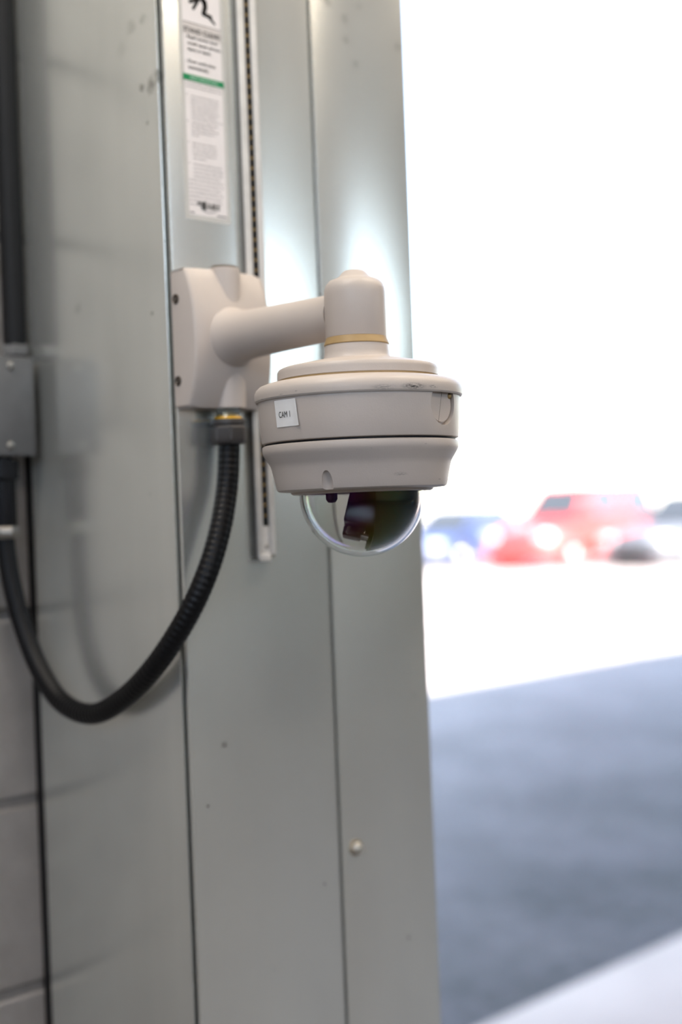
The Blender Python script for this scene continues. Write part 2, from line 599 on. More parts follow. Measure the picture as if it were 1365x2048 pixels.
# ceiling lamps of the hall
lamp_h = box_me('lamp_housing', -0.7, 0.7, -0.08, 0.08, 0.0, 0.07, 0.01)
lamp_h.materials.append(M_FIX)
lamp_d = box_me('diffuser', -0.68, 0.68, -0.065, 0.065, -0.02, 0.0)
lamp_d.materials.append(M_LAMP)
lamp_l = bpy.data.lights.new('lamp_tube', 'AREA')
lamp_l.shape = 'RECTANGLE'
lamp_l.size, lamp_l.size_y = 1.36, 0.13
lamp_l.energy = LAMP_W
lamp_l.color = (1.0, 0.85, 0.68)
for lx, ly, where in ((1.0, -0.75, 'above the door opening'), (2.9, -0.75, 'at the far end of the door opening'), (-1.3, -2.8, 'over the middle of the left lane'), (1.0, -2.8, 'over the middle of the right lane')):
    e = empty('ceiling_light', (lx, ly, ZC - 0.07), 'long warm ceiling light %s' % where, 'lamp', 'ceiling lights of the hall')
    for nm, me in (('lamp_housing', lamp_h), ('diffuser', lamp_d)):
        o = bpy.data.objects.new(nm, me)
        COL.objects.link(o)
        o.parent = e
    o = bpy.data.objects.new('lamp_tube', lamp_l)
    COL.objects.link(o)
    o.parent = e
    o.location = (0, 0, -0.024)
# added unseen lamp, hung low so light falls off down the block wall
e = empty('ceiling_light', (-0.78, -0.22, 2.80), 'added warm light, out of view, hung on two rods close to the block wall', 'lamp', 'ceiling lights of the hall')
for nm, me in (('lamp_housing', lamp_h), ('diffuser', lamp_d)):
    o = bpy.data.objects.new(nm, me)
    COL.objects.link(o)
    o.parent = e
for rx in (-1.28, -0.28):
    bm = bmesh.new()
    add_lathe(bm, [(0, 2.86), (0.006, 2.86), (0.006, ZC), (0, ZC)], 10, Matrix.Translation((rx, -0.22, 0)))
    obj('rod', done(bm, 'rod', 40), M_FIX, e)
falloff_l = lamp_l.copy()
falloff_l.energy = FALLOFF_W
falloff_l.color = (1.0, 0.93, 0.84)
o = bpy.data.objects.new('lamp_tube', falloff_l)
COL.objects.link(o)
o.parent = e
o.location = (0, 0, -0.024)

# ------------------------------------------------------------------ galvanised door column
CX0, CX1, SEAM = -0.041, 0.277, 0.140
CZ = 3.3
col = empty('door_column', ((CX0 + CX1) / 2, 0.13, 0), 'tall galvanised steel door column carrying the dome camera', 'door column')
def sheet(name, x0, x1, y0, y1, bev=0.002):
    return obj(name, box_me(name, x0, x1, y0, y1, 0.0, CZ, bev, 3), M_GALV, col)
# side return with a small front lip, front cover, narrow cover
sheet('side_panel', CX0, CX0 + 0.004, 0.0105, 0.266, 0.0008)
sheet('front_panel', CX0 + 0.0005, SEAM - 0.0019, 0.0, 0.004, 0.0003)
sheet('narrow_cover', SEAM + 0.0019, CX1, -0.0005, 0.0040, 0.0003)
sheet('inner_frame', CX0 + 0.008, CX1 - 0.004, 0.009, 0.262, 0.001)
sheet('opening_side_panel', CX1 - 0.0035, CX1 - 0.0005, 0.0045, 0.268, 0.0008)
obj('corner_seal', box_me('corner_seal', CX0 + 0.001, CX0 + 0.02, 0.268, 0.284, 0, CZ, 0.002), M_BLACK, col)
M_BOLT = simple('bolt_zinc', (0.72, 0.70, 0.64), 0.3, 0.7)
def bolt_parts(p, parent, r=0.006):
    mt = Matrix.Translation(p) @ Matrix.Rotation(PI / 2, 4, 'X')
    wsh = obj('washer', lathe_me('washer', [(0, 0), (r * 1.35, 0), (r * 1.35, 0.0012), (0, 0.0012)], 24, mt), simple('old_washer', (0.42, 0.35, 0.25), 0.4, 0.6), parent)
    bm = bmesh.new()
    add_lathe(bm, [(0, 0.001), (r, 0.001), (r, 0.0035), (r * 0.8, 0.0048), (0, 0.0048)], 6, mt)
    b = obj('bolt', done(bm, 'bolt', 20), M_BOLT, parent)
    bm = bmesh.new()
    add_lathe(bm, [(0, 0.004), (r * 0.55, 0.004), (r * 0.5, 0.0085), (0, 0.009)], 16, mt)
    obj('stud', done(bm, 'stud', 30), M_BOLT, b)
bp = at_y(711, 1695, 0.0)
bolt_parts(Vector((bp.x, -0.0005, bp.z)), col)

# ------------------------------------------------------------------ white slotted rail with the studded band
RY = -0.0078
r0, r1, r2, r3 = [at_y(px, 300, RY).x for px in (486.5, 498.5, 510.5, 522.5)]
RZ0, RZ1 = at_y(533, 1116, RY).z, 2.6
rail = empty('guide_rail', ((r0 + r3) / 2, 0, RZ0), 'narrow white double rail with a black studded band, fixed on the column', 'door rail')
M_CHAN = simple('rail_channel', (0.16, 0.155, 0.145), 0.5)
obj('channel', box_me('channel', r0 + 0.0004, r3 - 0.0004, RY + 0.0022, 0, RZ0 + 0.001, RZ1, 0.0004), M_CHAN, rail)
obj('rail_strip', box_me('rail_strip', r0, r1, RY, RY + 0.0024, RZ0, RZ1, 0.0007), M_WHPL, rail)
obj('rail_strip', box_me('rail_strip', r2, r3, RY, RY + 0.0024, RZ0 + 0.003, RZ1, 0.0007), M_WHPL, rail)
zb0 = at_y(533, 1052, RY).z
obj('end_insert', box_me('end_insert', r1 + 0.0001, r2 - 0.0001, RY + 0.0008, RY + 0.0024, RZ0 + 0.004, zb0), M_WHPL, rail)
obj('studded_band', box_me('studded_band', r1 + 0.0001, r2 - 0.0001, RY + 0.0008, RY + 0.0024, zb0, RZ1), M_BLACK, rail)
bm = bmesh.new()
z = zb0 + 0.010
while z < 1.97:
    add_lathe(bm, [(0, 0.0011), (0.0010, 0.0008), (0.0016, 0)], 8, Matrix.Translation(((r1 + r2) / 2, RY + 0.0009, z)) @ Matrix.Rotation(PI / 2, 4, 'X'))
    z += 0.0098
o = obj('brass_studs', done(bm, 'brass_studs', 60), M_BRASS, rail)
o['kind'] = 'stuff'
bm = bmesh.new()
zs_ = at_y(534, 1093, RY).z
add_lathe(bm, [(0, 0.0012), (0.0015, 0.0010), (0.0020, 0)], 12, Matrix.Translation(((r1 + r2) / 2 + 0.0003, RY + 0.0009, zs_)) @ Matrix.Rotation(PI / 2, 4, 'X'))
obj('end_screw', done(bm, 'end_screw', 60), M_STEEL, rail)
obj('end_clip', box_me('end_clip', r0 + 0.001, r2 + 0.0005, RY - 0.001, RY + 0.002, RZ0 - 0.003, RZ0 + 0.004, 0.0008), M_WHPL, rail)

# ------------------------------------------------------------------ warning sticker
sx0, sx1, sz0, sz1 = -0.0232, 0.0300, 1.6265, 1.945
ix0, ix1 = -0.0188, 0.0255
stk = empty('warning_sticker', ((sx0 + sx1) / 2, 0, sz0), 'tall white warning sticker with black figure and green band on the column', 'sticker')
def flat(name, x0, x1, z0, z1, y, mat, th=0.00015):
    return obj(name, box_me(name, x0, x1, y - th, y, z0, z1), mat, stk)
flat('clear_margin', sx0, sx1, sz0, sz1, -0.00005, M_LAM)
flat('printed_sheet', ix0, ix1, sz0 + 0.0045, sz1 - 0.004, -0.00022, M_STICK)
YT = -0.00060
def zat(y, x=372): return at_y(x, y, 0).z
def line_text(body, x0, x1, zb, hgt, mat, name='lettering'):
    me = text_me(name, body, 1.0, 0.0, 0.018)
    xs = [v.co.x for v in me.vertices]
    ys = [v.co.y for v in me.vertices]
    wx = max(xs) - min(xs)
    cap = 0.69
    for v in me.vertices:
        v.co = Vector((x0 + (v.co.x - min(xs)) / wx * (x1 - x0), YT, zb + v.co.y / cap * hgt))
    return obj(name, me, mat, stk)
zb = zat(64, 372)
flat('rule_line', ix0, ix1, zat(41, 364), zat(41, 364) + 0.0006, -0.00038, M_SMALL)
flat('title_tint', ix0, ix1, zat(66, 364), zat(41, 364), -0.00032, simple('pale_tint', (0.66, 0.62, 0.60), 0.35, var=0.02), 0.0001)
line_text('STAND CLEAR!', ix0 + 0.0006, ix1 - 0.0010, zat(60, 364), 0.0042, M_INK)
for body, y, xa, xb in (('\u2022', 75, 0.0016, 0.0026), ('Rapid moving door', 75, 0.0048, 0.0405), ('could cause serious', 87, 0.0048, 0.0430), ('injury or death.', 99, 0.0048, 0.0320),
                        ('\u2022', 123, 0.0016, 0.0026), ('Door could close', 123, 0.0048, 0.0365), ('automatically.', 135, 0.0048, 0.0285)):
    line_text(body, ix0 + xa, ix0 + xb, zat(y, 366 if xa < 0.003 else 372), 0.0030, M_INK)
flat('green_band', ix0 - 0.0018, ix1 + 0.0016, zat(157.5, 365), zat(145, 365), -0.00040, M_GREEN)
YT = -0.0007
line_text('SAFETY INSTRUCTIONS', ix0 + 0.006, ix1 - 0.006, zat(154.5, 366), 0.0028, M_PALEG)
YT = -0.00045
bm = bmesh.new()
rs = random.Random(3)
def para(y0, y1, n, xa, xb, last=0.6):
    for i in range(n):
        y = y0 + (y1 - y0) * i / max(1, n - 1)
        zc = zat(y, 370)
        x = ix0 + xa
        end = ix0 + xb - rs.uniform(0, 0.006)
        if i == n - 1: end = ix0 + xa + (xb - xa) * last
        while x < end:
            wd = min(rs.uniform(0.0022, 0.0065), end - x)
            x2 = x
            while x2 < x + wd:       # letter-like ticks
                t = rs.uniform(0.0004, 0.0007)
                hh = rs.uniform(0.0008, 0.0013)
                add_box(bm, x2, x2 + t, YT - 0.0001, YT, zc, zc + hh)
                x2 += t + 0.0005
            x += wd + 0.0011
para(165, 172, 2, 0.001, 0.044, 0.95)
para(190, 234, 7, 0.0065, 0.040, 1.1)
para(242, 268, 5, 0.0065, 0.038, 0.25)
para(284, 314, 5, 0.0065, 0.037, 0.5)
para(326, 350, 4, 0.0065, 0.042, 0.85)
para(358, 407, 7, 0.001, 0.043, 0.7)
for y in (188, 241, 283, 325):
    add_box(bm, ix0 + 0.0012, ix0 + 0.0019, YT - 0.0001, YT, zat(y, 366), zat(y, 366) + 0.0016)
o = obj('small_print', done(bm, 'small_print'), M_SMALL, stk)
o['kind'] = 'stuff'
# tiny print along the bottom edge and the dark maker's emblem
bm = bmesh.new()
for x0, n in ((ix0 + 0.0006, 6), (ix0 + 0.032, 13)):
    for i in range(n):
        add_box(bm, x0 + i * 0.0009, x0 + i * 0.0009 + 0.0006, YT - 0.0001, YT, sz0 + 0.0058, sz0 + 0.0058 + rs.uniform(0.0009, 0.0014))
o = obj('edge_print', done(bm, 'edge_print'), M_INK, stk)
o['kind'] = 'stuff'
bm = bmesh.new()
def poly(bm, pts, y=YT):
    f = bm.faces.new([bm.verts.new((p[0], y, p[1])) for p in pts])
    r = bmesh.ops.extrude_face_region(bm, geom=[f])
    for v in r['geom']:
        if isinstance(v, bmesh.types.BMVert): v.co.y -= 0.0001
ex, ez = ix0 + 0.0095, sz0 + 0.0145
for i in range(7):                    # letter strokes right
    x = ex + 0.0118 + i * 0.0021
    t = 0.0009 if i % 2 else 0.0012
    poly(bm, [(x, ez - 0.0030), (x + t, ez - 0.0032), (x + t + (0.0008 if i in (2, 5) else 0), ez + 0.0018), (x + (0.0008 if i in (2, 5) else 0), ez + 0.0020)])
    if i in (0, 2, 3, 5): poly(bm, [(x + t, ez + 0.0009), (x + 0.0021, ez + 0.0009), (x + 0.0021, ez + 0.0017), (x + t, ez + 0.0018)])
    if i in (1, 3): poly(bm, [(x + t, ez - 0.0029), (x + 0.0021, ez - 0.0029), (x + 0.0021, ez - 0.0021), (x + t, ez - 0.0021)])
for i in range(3):                    # letter strokes left
    x = ex + i * 0.0022
    poly(bm, [(x, ez - 0.0002), (x + 0.0014, ez - 0.0006), (x + 0.0014, ez + 0.0026), (x, ez + 0.0028)])
poly(bm, [(ex + 0.0058, ez + 0.0012), (ex + 0.0078, ez + 0.0040), (ex + 0.0098, ez + 0.0030), (ex + 0.0102, ez - 0.0040), (ex + 0.0078, ez - 0.0046)])
poly(bm, [(ex + 0.0030, ez - 0.0016), (ex + 0.0060, ez - 0.0010), (ex + 0.0074, ez - 0.0042), (ex + 0.0058, ez - 0.0040)])
pa = [(ex + 0.004 + 0.0175 * t, ez - 0.0045 - 0.0022 * math.sin(PI * t)) for t in [i / 8 for i in range(9)]]
poly(bm, pa + [(x, zz + 0.0006) for x, zz in reversed(pa)])
o = obj('emblem', done(bm, 'emblem'), M_INK, stk)
# falling figure (its lower half shows in the photograph)
bm = bmesh.new()
def crop(cx, cy):
    p = at_y(350 + cx * 0.0976, cy * 0.0976, 0)
    return (p.x, p.z)
def limb(pts, ws):
    P = [Vector(crop(*p)) for p in pts]
    Lp, Rp = [], []
    for i, p in enumerate(P):
        t = (P[min(i + 1, len(P) - 1)] - P[max(i - 1, 0)]).normalized()
        nn = Vector((-t.y, t.x)) * ws[i] * 0.5
        Lp.append(p + nn)
        Rp.append(p - nn)
    for i in range(len(P) - 1):
        poly(bm, [Lp[i], Lp[i + 1], Rp[i + 1], Rp[i]])
    for i, p in enumerate(P):
        poly(bm, [(p.x + ws[i] * 0.5 * math.cos(2 * PI * k / 12), p.y + ws[i] * 0.5 * math.sin(2 * PI * k / 12)) for k in range(12)])
pxm = 0.0976 * 1.22 / FPX
limb([(300, 32), (430, 0), (520, -60)], [55 * pxm * 1.3, 60 * pxm * 1.3, 80 * pxm])
limb([(372, 175), (430, 75), (490, -30)], [55 * pxm * 1.2, 60 * pxm * 1.2, 70 * pxm])
limb([(500, -90), (600, 60), (615, 150), (580, 285)], [120 * pxm, 100 * pxm * 1.3, 85 * pxm * 1.3, 80 * pxm * 1.3])
limb([(585, 290), (690, 345), (740, 350)], [70 * pxm * 1.3, 70 * pxm * 1.2, 50 * pxm])
limb([(690, 345), (810, 505)], [70 * pxm * 1.2, 32 * pxm * 1.3])
limb([(440, -190), (441, -191)], [150 * pxm * 1.2, 150 * pxm * 1.2])
obj('falling_figure', done(bm, 'falling_figure'), M_INK, stk)

# ------------------------------------------------------------------ dome camera on its wall arm
camr = empty('security_camera', (0, 0, 1.45), 'white dome camera on a wall arm, labelled CAM 1, fixed to the steel column', 'camera')
AX = Matrix.Translation((AXX, AXY, 0))
def prof(pts): return [(r * K, zy(y)) for r, y in pts]
def lp(name, pts, mat, parent=camr, seg=128, smooth=28):
    return obj(name, lathe_me(name, prof(pts), seg, AX, False, smooth), mat, parent)
# wall box: profile in depth, swept sideways, edges rounded
MB0, MB1, MZ = -0.0430, 0.0470, 1.5128
def mount_depth(t):           # t from -1 to 1 (bottom to top)
    return 0.0205 + 0.0135 * (1 - abs(t) ** 2.3) ** 0.9
bm = bmesh.new()
NZ = 26
rows = []
HH = 0.0632
bev = 0.003
for i in range(NZ + 1):
    t = -1 + 2 * i / NZ
    z = MZ + t * HH
    d = mount_depth(t)
    # a slight rounding of the four long edges
    pts = [(MB0, 0.0), (MB0 - 0.0, -(d - bev)), (MB0 + bev * 0.35, -(d - bev * 0.35)), (MB0 + bev, -d)]
    ns = 10
    for k in range(1, ns):
        u = k / ns
        pts.append((MB0 + bev + (MB1 - MB0 - 2 * bev) * u, -d - 0.004 * math.sin(PI * u)))
    pts += [(MB1 - bev, -d), (MB1 - bev * 0.35, -(d - bev * 0.35)), (MB1, -(d - bev)), (MB1, 0.0)]
    rows.append([bm.verts.new((x, y, z)) for x, y in pts])
for a, b in zip(rows[:-1], rows[1:]):
    for k in range(len(a) - 1):
        bm.faces.new((a[k], a[k + 1], b[k + 1], b[k]))
bm.faces.new(rows[0])
bm.faces.new(list(reversed(rows[-1])))
tb = [e for e in bm.edges if len(e.link_faces) == 2 and abs(e.verts[0].co.z - e.verts[1].co.z) < 1e-6 and any(len(f.verts) > 4 for f in e.link_faces)]
bmesh.ops.bevel(bm, geom=tb, offset=0.0022, segments=3, affect='EDGES')
mb = obj('mount_box', done(bm, 'mount_box', 40), M_PAINT, camr)
bm = bmesh.new()
RB = 0.0148
add_lathe(bm, [(0, MZ - HH - 0.0002), (RB + 0.001, MZ - HH - 0.0002), (RB + 0.001, MZ - HH * 0.62), (RB * 0.92, MZ - HH * 0.5), (RB * 0.92, MZ + HH * 0.5), (RB, MZ + HH * 0.62), (RB, MZ + HH + 0.0012), (RB - 0.001, MZ + HH + 0.002), (0, MZ + HH + 0.002)], 40, Matrix.Translation((0.002, -0.0215, 0)))
obj('hub', done(bm, 'hub', 35), M_PAINT, mb)
bm = bmesh.new()
add_lathe(bm, [(0, MZ + HH + 0.0045), (RB - 0.003, MZ + HH + 0.0045), (RB - 0.0015, MZ + HH + 0.003), (RB - 0.0015, MZ + HH + 0.001)], 32, Matrix.Translation((0.002, -0.0215, 0)))
obj('hub_plug', done(bm, 'hub_plug', 35), simple('plug_dark', (0.10, 0.08, 0.065), 0.5), mb)
for px, py in ((352, 598), (357, 762)):
    d = ray(px, py)
    q = CAM + d * ((MB0 - CAM.x) / d.x)
    mt = Matrix.Translation((MB0, q.y, q.z)) @ Matrix.Rotation(-PI / 2, 4, 'Y')
    bm = bmesh.new()
    add_lathe(bm, [(0.0046, 0), (0.0046, 0.0008), (0.0040, 0.0012), (0.0034, 0.0006), (0.0020, 0.0006), (0.0018, 0.0001), (0, 0.0001)], 20, mt)
    s = obj('screw', done(bm, 'screw', 30), simple('dark_screw', (0.12, 0.10, 0.085), 0.4, 0.8) if py < 700 else bpy.data.materials['dark_screw'], mb)
    bm = bmesh.new()
    add_lathe(bm, [(0, 0.0011), (0.0012, 0.0010), (0.0013, 0.0003)], 6, mt)
    obj('screw_pin', done(bm, 'screw_pin', 30), M_STEEL, s)
# arm: lathe about an axis that runs from the wall box out to the housing
AZ = 1.5135
MA = Matrix.Translation((0.0, 0.0, AZ)) @ Matrix.Rotation(PI / 2, 4, 'X')
ap = [(0.0, 0.030), (0.0300, 0.030), (0.0275, 0.0360), (0.0255, 0.0405), (0.0240, 0.0455), (0.0229, 0.052), (0.0220, 0.060), (0.0206, 0.100), (0.0194, 0.150), (0.0190, 0.178), (0.0, 0.178)]
obj('arm', lathe_me('arm', ap, 64, MA, False, 40), M_PAINT, camr)
lp('cap', [(0, 541), (15, 541), (20.5, 542.5), (25.5, 547), (31, 554), (39, 558), (50, 562), (57.5, 570), (60.8, 580), (61.5, 590), (61.5, 674), (60.5, 676), (57, 676.5)], M_PAINT)
lp('cap_gasket', [(56, 675.5), (60.5, 675.5), (62, 680), (65.5, 689.5), (65, 691), (60, 691.5)], M_GASK)
neck = lp('neck_plate', [(58, 690), (63.2, 690.5), (64.2, 693), (64.8, 705), (66, 713), (69, 718), (76, 721.5), (100, 724), (150, 734), (158, 737.5), (161, 742), (161.5, 746), (161.5, 758.5), (158, 759.5)], M_PAINT)
lp('plate_gasket', [(155, 759), (160.2, 759), (160.4, 762), (157, 764.5)], M_GASK, neck)
lp('flange', [(148, 762), (164, 762.6), (184, 766), (198, 771), (204.5, 777), (207.6, 784), (208.2, 792), (207.6, 798.5), (205.5, 801.5), (203, 802), (201, 800.5), (196, 800)], M_PAINT)
# housing body with the round service recess on its right
body = lathe_me('body', prof([(150, 799), (202, 799), (202, 804), (200.4, 840), (197.2, 879), (196.2, 882.5), (193.5, 884), (150, 884)]) + prof([(150, 799)]), 160, AX, False, 28)
bmm = bmesh.new(); bmm.from_mesh(body); bmesh.ops.remove_doubles(bmm, verts=bmm.verts, dist=1e-6); body2 = done(bmm, 'body')
def radial(th):
    a = math.radians(th)
    return RGT0 * math.sin(a) - FWD * math.cos(a)
def radial_frame(th, r, y):
    d = radial(th)
    zaxis = d
    xaxis = Vector((0, 0, 1)).cross(d).normalized()
    yaxis = d.cross(xaxis)
    m = Matrix((xaxis, yaxis, zaxis)).transposed().to_4x4()
    return Matrix.Translation(Vector((AXX, AXY, zy(y))) + d * r) @ m
TH = 53.5
cut = bmesh.new()
add_lathe(cut, [(0, -0.0062), (0.0172, -0.0062), (0.0172, 0.02), (0, 0.02)], 48, radial_frame(TH, 199 * K, 822))
bmesh.ops.recalc_face_normals(cut, faces=cut.faces)
cme = bpy.data.meshes.new('cut'); cut.to_mesh(cme); cut.free()
bodyo = obj('body', boolean(body2, [cme]), M_PAINT, camr)
bm = bmesh.new()
fr = radial_frame(TH, 199 * K, 822)
for half in (0, 1):                  # a slotted plug: two half discs with the slot between them
    b = bmesh.new()
    a_s = math.radians(75) + PI * half
    n = 20
    top, bot = [], []
    for i in range(n + 1):
        a = a_s + PI * i / n
        ox, oy = 0.0004 * math.cos(a_s + PI / 2), 0.0004 * math.sin(a_s + PI / 2)
        x, y = 0.0146 * math.cos(a) + ox - 0.0008, 0.0146 * math.sin(a) + oy
        top.append(b.verts.new((x, y, -0.0024)))
        bot.append(b.verts.new((x, y, -0.0063)))
    b.faces.new(top)
    b.faces.new(list(reversed(bot)))
    for i in range(n + 1):
        k = (i + 1) % (n + 1)
        b.faces.new((top[i], top[k], bot[k], bot[i]))
    merge(bm, b, fr)
obj('recess_plug', done(bm, 'recess_plug', 30), M_PAINT, bodyo)
bm = bmesh.new()
add_lathe(bm, [(0, 0.0026), (0.0016, 0.0020), (0.0026, 0), (0.0016, -0.0020), (0, -0.0026)], 16, fr @ Matrix.Translation((0.0125, 0.0062, -0.0030)))
obj('recess_screw', done(bm, 'recess_screw', 80), M_BRASS, bodyo)
lp('seam_gasket', [(150, 883), (190.5, 883), (190.5, 889), (150, 889)], M_BLACK)
low = lathe_me('lower_ring', prof([(150, 888), (193.5, 888), (195.6, 889.6), (196.2, 892), (196.2, 900), (195.2, 904), (192, 910), (183.5, 923.5), (180.6, 929), (178.8, 936), (174.2, 957), (171.2, 972), (169.4, 976.5), (165, 979), (152, 980.2), (143, 980.8), (141.5, 984), (138, 985.8), (129, 986), (127, 984), (127, 975), (118, 975), (118, 940), (150, 940), (150, 888)]), 160, AX, False, 28)
bmm = bmesh.new(); bmm.from_mesh(low); bmesh.ops.remove_doubles(bmm, verts=bmm.verts, dist=1e-6); low2 = done(bmm, 'lower_ring')
cuts = []
for th in (-23, 97, 217):
    b = bmesh.new()
    pr = [(0, 942), (4, 943.5), (7.5, 948), (10, 956), (11.8, 966), (13, 1010), (0, 1010)]
    d = radial(th)
    add_lathe(b, [(r * K, zy(y)) for r, y in pr], 24, Matrix.Translation(Vector((AXX, AXY, 0)) + d * (174 * K)))
    bmesh.ops.recalc_face_normals(b, faces=b.faces)
    cme = bpy.data.meshes.new('cut'); b.to_mesh(cme); b.free()
    cuts.append(cme)
lowo = obj('lower_ring', boolean(low2, cuts), M_PAINT, camr)
# clear dome: a real shell
RO, RI = 125.5 * K, 118.0 * K
zc = zy(988)
pr = [(RO, zy(977))] + [(RO * math.cos(a), zc - RO * math.sin(a)) for a in [PI / 2 * i / 28 for i in range(29)]]
pr[-1] = (0, zc - RO)
pin = [(RI, zy(977))] + [(RI * math.cos(a), zc - RI * math.sin(a)) for a in [PI / 2 * i / 28 for i in range(29)]]
pin[-1] = (0, zc - RI)
bm = bmesh.new()
add_lathe(bm, list(reversed(pr)) + pin, 96, AX)
obj('dome', done(bm, 'dome', 60), M_DOME, camr)
# inside the dome: ceiling plate, black gimbal block, lens, shroud
lp('dome_ceiling', [(0, 970), (116, 970), (116, 976), (0, 976)], simple('dome_ceiling_plastic', (0.62, 0.58, 0.56), 0.5), camr, 64)
C0 = Vector((AXX, AXY, zy(1010)))
mod_dir = (RGT0 * -0.25 - FWD * 0.20 - Vector((0, 0, 1)) * 0.95).normalized()
xa = (RGT0 - mod_dir * RGT0.dot(mod_dir)).normalized()
ya = mod_dir.cross(xa)
FM = Matrix.Translation(C0 + RGT0 * 0.006) @ Matrix((xa, ya, mod_dir)).transposed().to_4x4()
bm = bmesh.new(); b = bmesh.new()
add_box(b, -0.0175, 0.0190, -0.0200, 0.0200, -0.0130, 0.0215, 0.002)
merge(bm, b, FM)
mod = obj('camera_module', done(bm, 'camera_module', 40), M_BLKPL, camr)
bm = bmesh.new()
add_lathe(bm, [(0, 0.0225), (0.0145, 0.0225), (0.0152, 0.027), (0.0135, 0.0285), (0.0120, 0.0280), (0, 0.0262)], 40, FM @ Matrix.Translation((0.0, 0, 0)))
obj('lens', done(bm, 'lens', 40), M_LENS, mod)
bm = bmesh.new(); b = bmesh.new()
add_box(b, -0.0172, -0.0020, -0.0205, 0.0, 0.0213, 0.0290, 0.0008)
merge(bm, b, FM)
obj('module_face', done(bm, 'module_face', 40), M_GREYPL, mod)
# black shroud: part sphere behind and to the right of the module
bm = bmesh.new()
RS = 0.0472
a_r = math.atan2(RGT0.y, RGT0.x)
a0, a1 = a_r - math.radians(78), a_r + math.radians(84)
for R in (RS, RS - 0.0012):
    add_lathe(bm, [(R * math.cos(t), zc - R * math.sin(t)) for t in [math.radians(-3 + 85 * i / 24) for i in range(25)]], 48, AX, False, a0, a1)
bmesh.ops.remove_doubles(bm, verts=bm.verts, dist=1e-7)
loops = [e for e in bm.edges if e.is_boundary]
bmesh.ops.bridge_loops(bm, edges=loops)
obj('shroud', done(bm, 'shroud', 60), M_BLKPL, camr)
bm = bmesh.new()
kk = Vector((AXX, AXY, 0)) + radial(-32) * (112 * K)
add_lathe(bm, [(0, zy(1004)), (7 * K, zy(1003)), (11 * K, zy(997)), (11 * K, zy(972)), (0, zy(972))], 20, Matrix.Translation(kk))
obj('dome_screw', done(bm, 'dome_screw', 50), simple('dome_screw_dark', (0.05, 0.05, 0.055), 0.4), camr)
# CAM 1 label bent round the body
def bend(th, y, lift):
    t = (y - 804) / (879 - 804)
    r = (202 + (197.2 - 202) * t) * K + lift
    p = Vector((AXX, AXY, zy(y))) + radial(th) * r
    return p
bm = bmesh.new()
NX, NY = 14, 6
grid = []
for k, lift in enumerate((0.0007, 0.0003)):
    gk = []
    for j in range(NY + 1):
        gj = []
        for i in range(NX + 1):
            u, v = i / NX, j / NY
            th = -52.8 + (16.9 + 1.2 * v) * u - 0.5 * (1 - v)
            y = 806 + 51 * v
            peel = 0.0022 * max(0, u - 0.8) / 0.2 * (0.4 + 0.6 * v)
            gj.append(bm.verts.new(bend(th, y, lift + peel)))
        gk.append(gj)
    grid.append(gk)
for gk in grid:
    for j in range(NY):
        for i in range(NX):
            bm.faces.new((gk[j][i], gk[j][i + 1], gk[j + 1][i + 1], gk[j + 1][i]))
loops = [e for e in bm.edges if e.is_boundary]
bmesh.ops.bridge_loops(bm, edges=loops)
lab = obj('name_label', done(bm, 'name_label', 40), M_PAPER, bodyo)
lab['label'] = 'small white paper label reading CAM 1'
me = text_me('lettering', 'CAM 1', 1.0)
xs = [v.co.x for v in me.vertices]
bmt = bmesh.new(); bmt.from_mesh(me)
for v in bmt.verts:
    u = (v.co.x - min(xs)) / (max(xs) - min(xs))
    v.co = bend(-49.8 + 8.8 * u, 839.5 - 11.5 * v.co.y / 0.69, 0.0011)
bmt.to_mesh(me); bmt.free()
obj('lettering', me, M_INK, lab)

# ------------------------------------------------------------------ black conduit from the camera mount round the corner
HX, HY = 0.0, -0.0220
cz = empty('flexible_conduit', (HX, HY, 1.16), 'black ribbed conduit looping from the camera mount around the column corner', 'conduit')
zt = MZ - HH
HB = Matrix.Translation((HX, HY, 0))
obj('threaded_hub', lathe_me('threaded_hub', [(0, zt - 0.0003), (0.0108, zt - 0.0003)] + [(0.0108 + (0.0005 if i % 2 else -0.0002), zt - 0.0006 - i * 0.0011) for i in range(9)] + [(0, zt - 0.0100)], 32, HB), M_ZINC, cz)
z1 = zt - 0.0080
obj('seal_ring', lathe_me('seal_ring', [(0.009, z1), (0.0122, z1), (0.0136, z1 - 0.0026), (0.009, z1 - 0.0026)], 32, HB, True), M_YEL, cz)
z2 = z1 - 0.0024
obj('connector_body', lathe_me('connector_body', [(0, z2), (0.0158, z2), (0.0162, z2 - 0.0012), (0.0162, z2 - 0.0042), (0.0150, z2 - 0.0050), (0.0150, z2 - 0.0070), (0, z2 - 0.0070)], 40, HB), M_NUT, cz)
z3 = z2 - 0.0064
bm = bmesh.new()
pr = [(0, z3), (0.0162, z3), (0.0180, z3 - 0.0018), (0.0180, z3 - 0.0110), (0.0172, z3 - 0.0145), (0.0150, z3 - 0.0165), (0, z3 - 0.0165)]
add_lathe(bm, pr, 8, HB @ Matrix.Rotation(math.radians(14), 4, 'Z'))
bmesh.ops.bevel(bm, geom=[e for e in bm.edges if abs(e.verts[0].co.z - e.verts[1].co.z) > 0.004], offset=0.0012, segments=2, affect='EDGES')
obj('nut', done(bm, 'nut', 25), M_NUT, cz)
hp = [(HX, HY, z3 - 0.010), (-0.0004, -0.0221, 1.4087), (-0.0060, -0.0238, 1.3742), (-0.0215, -0.0295, 1.3334), (-0.0390, -0.0285, 1.2936), (-0.0528, -0.0138, 1.2560),
      (-0.0640,0.0163,1.2172), (-0.0670,0.0644,1.1841), (-0.0680,0.1205,1.1639), (-0.0690,0.1736,1.1708), (-0.0710,0.2117,1.2011), (-0.0745,0.2374,1.2462), (-0.0790,0.2496,1.2927), (-0.0815,0.2544,1.3342),
      (-0.0815, 0.2544, 1.360)]
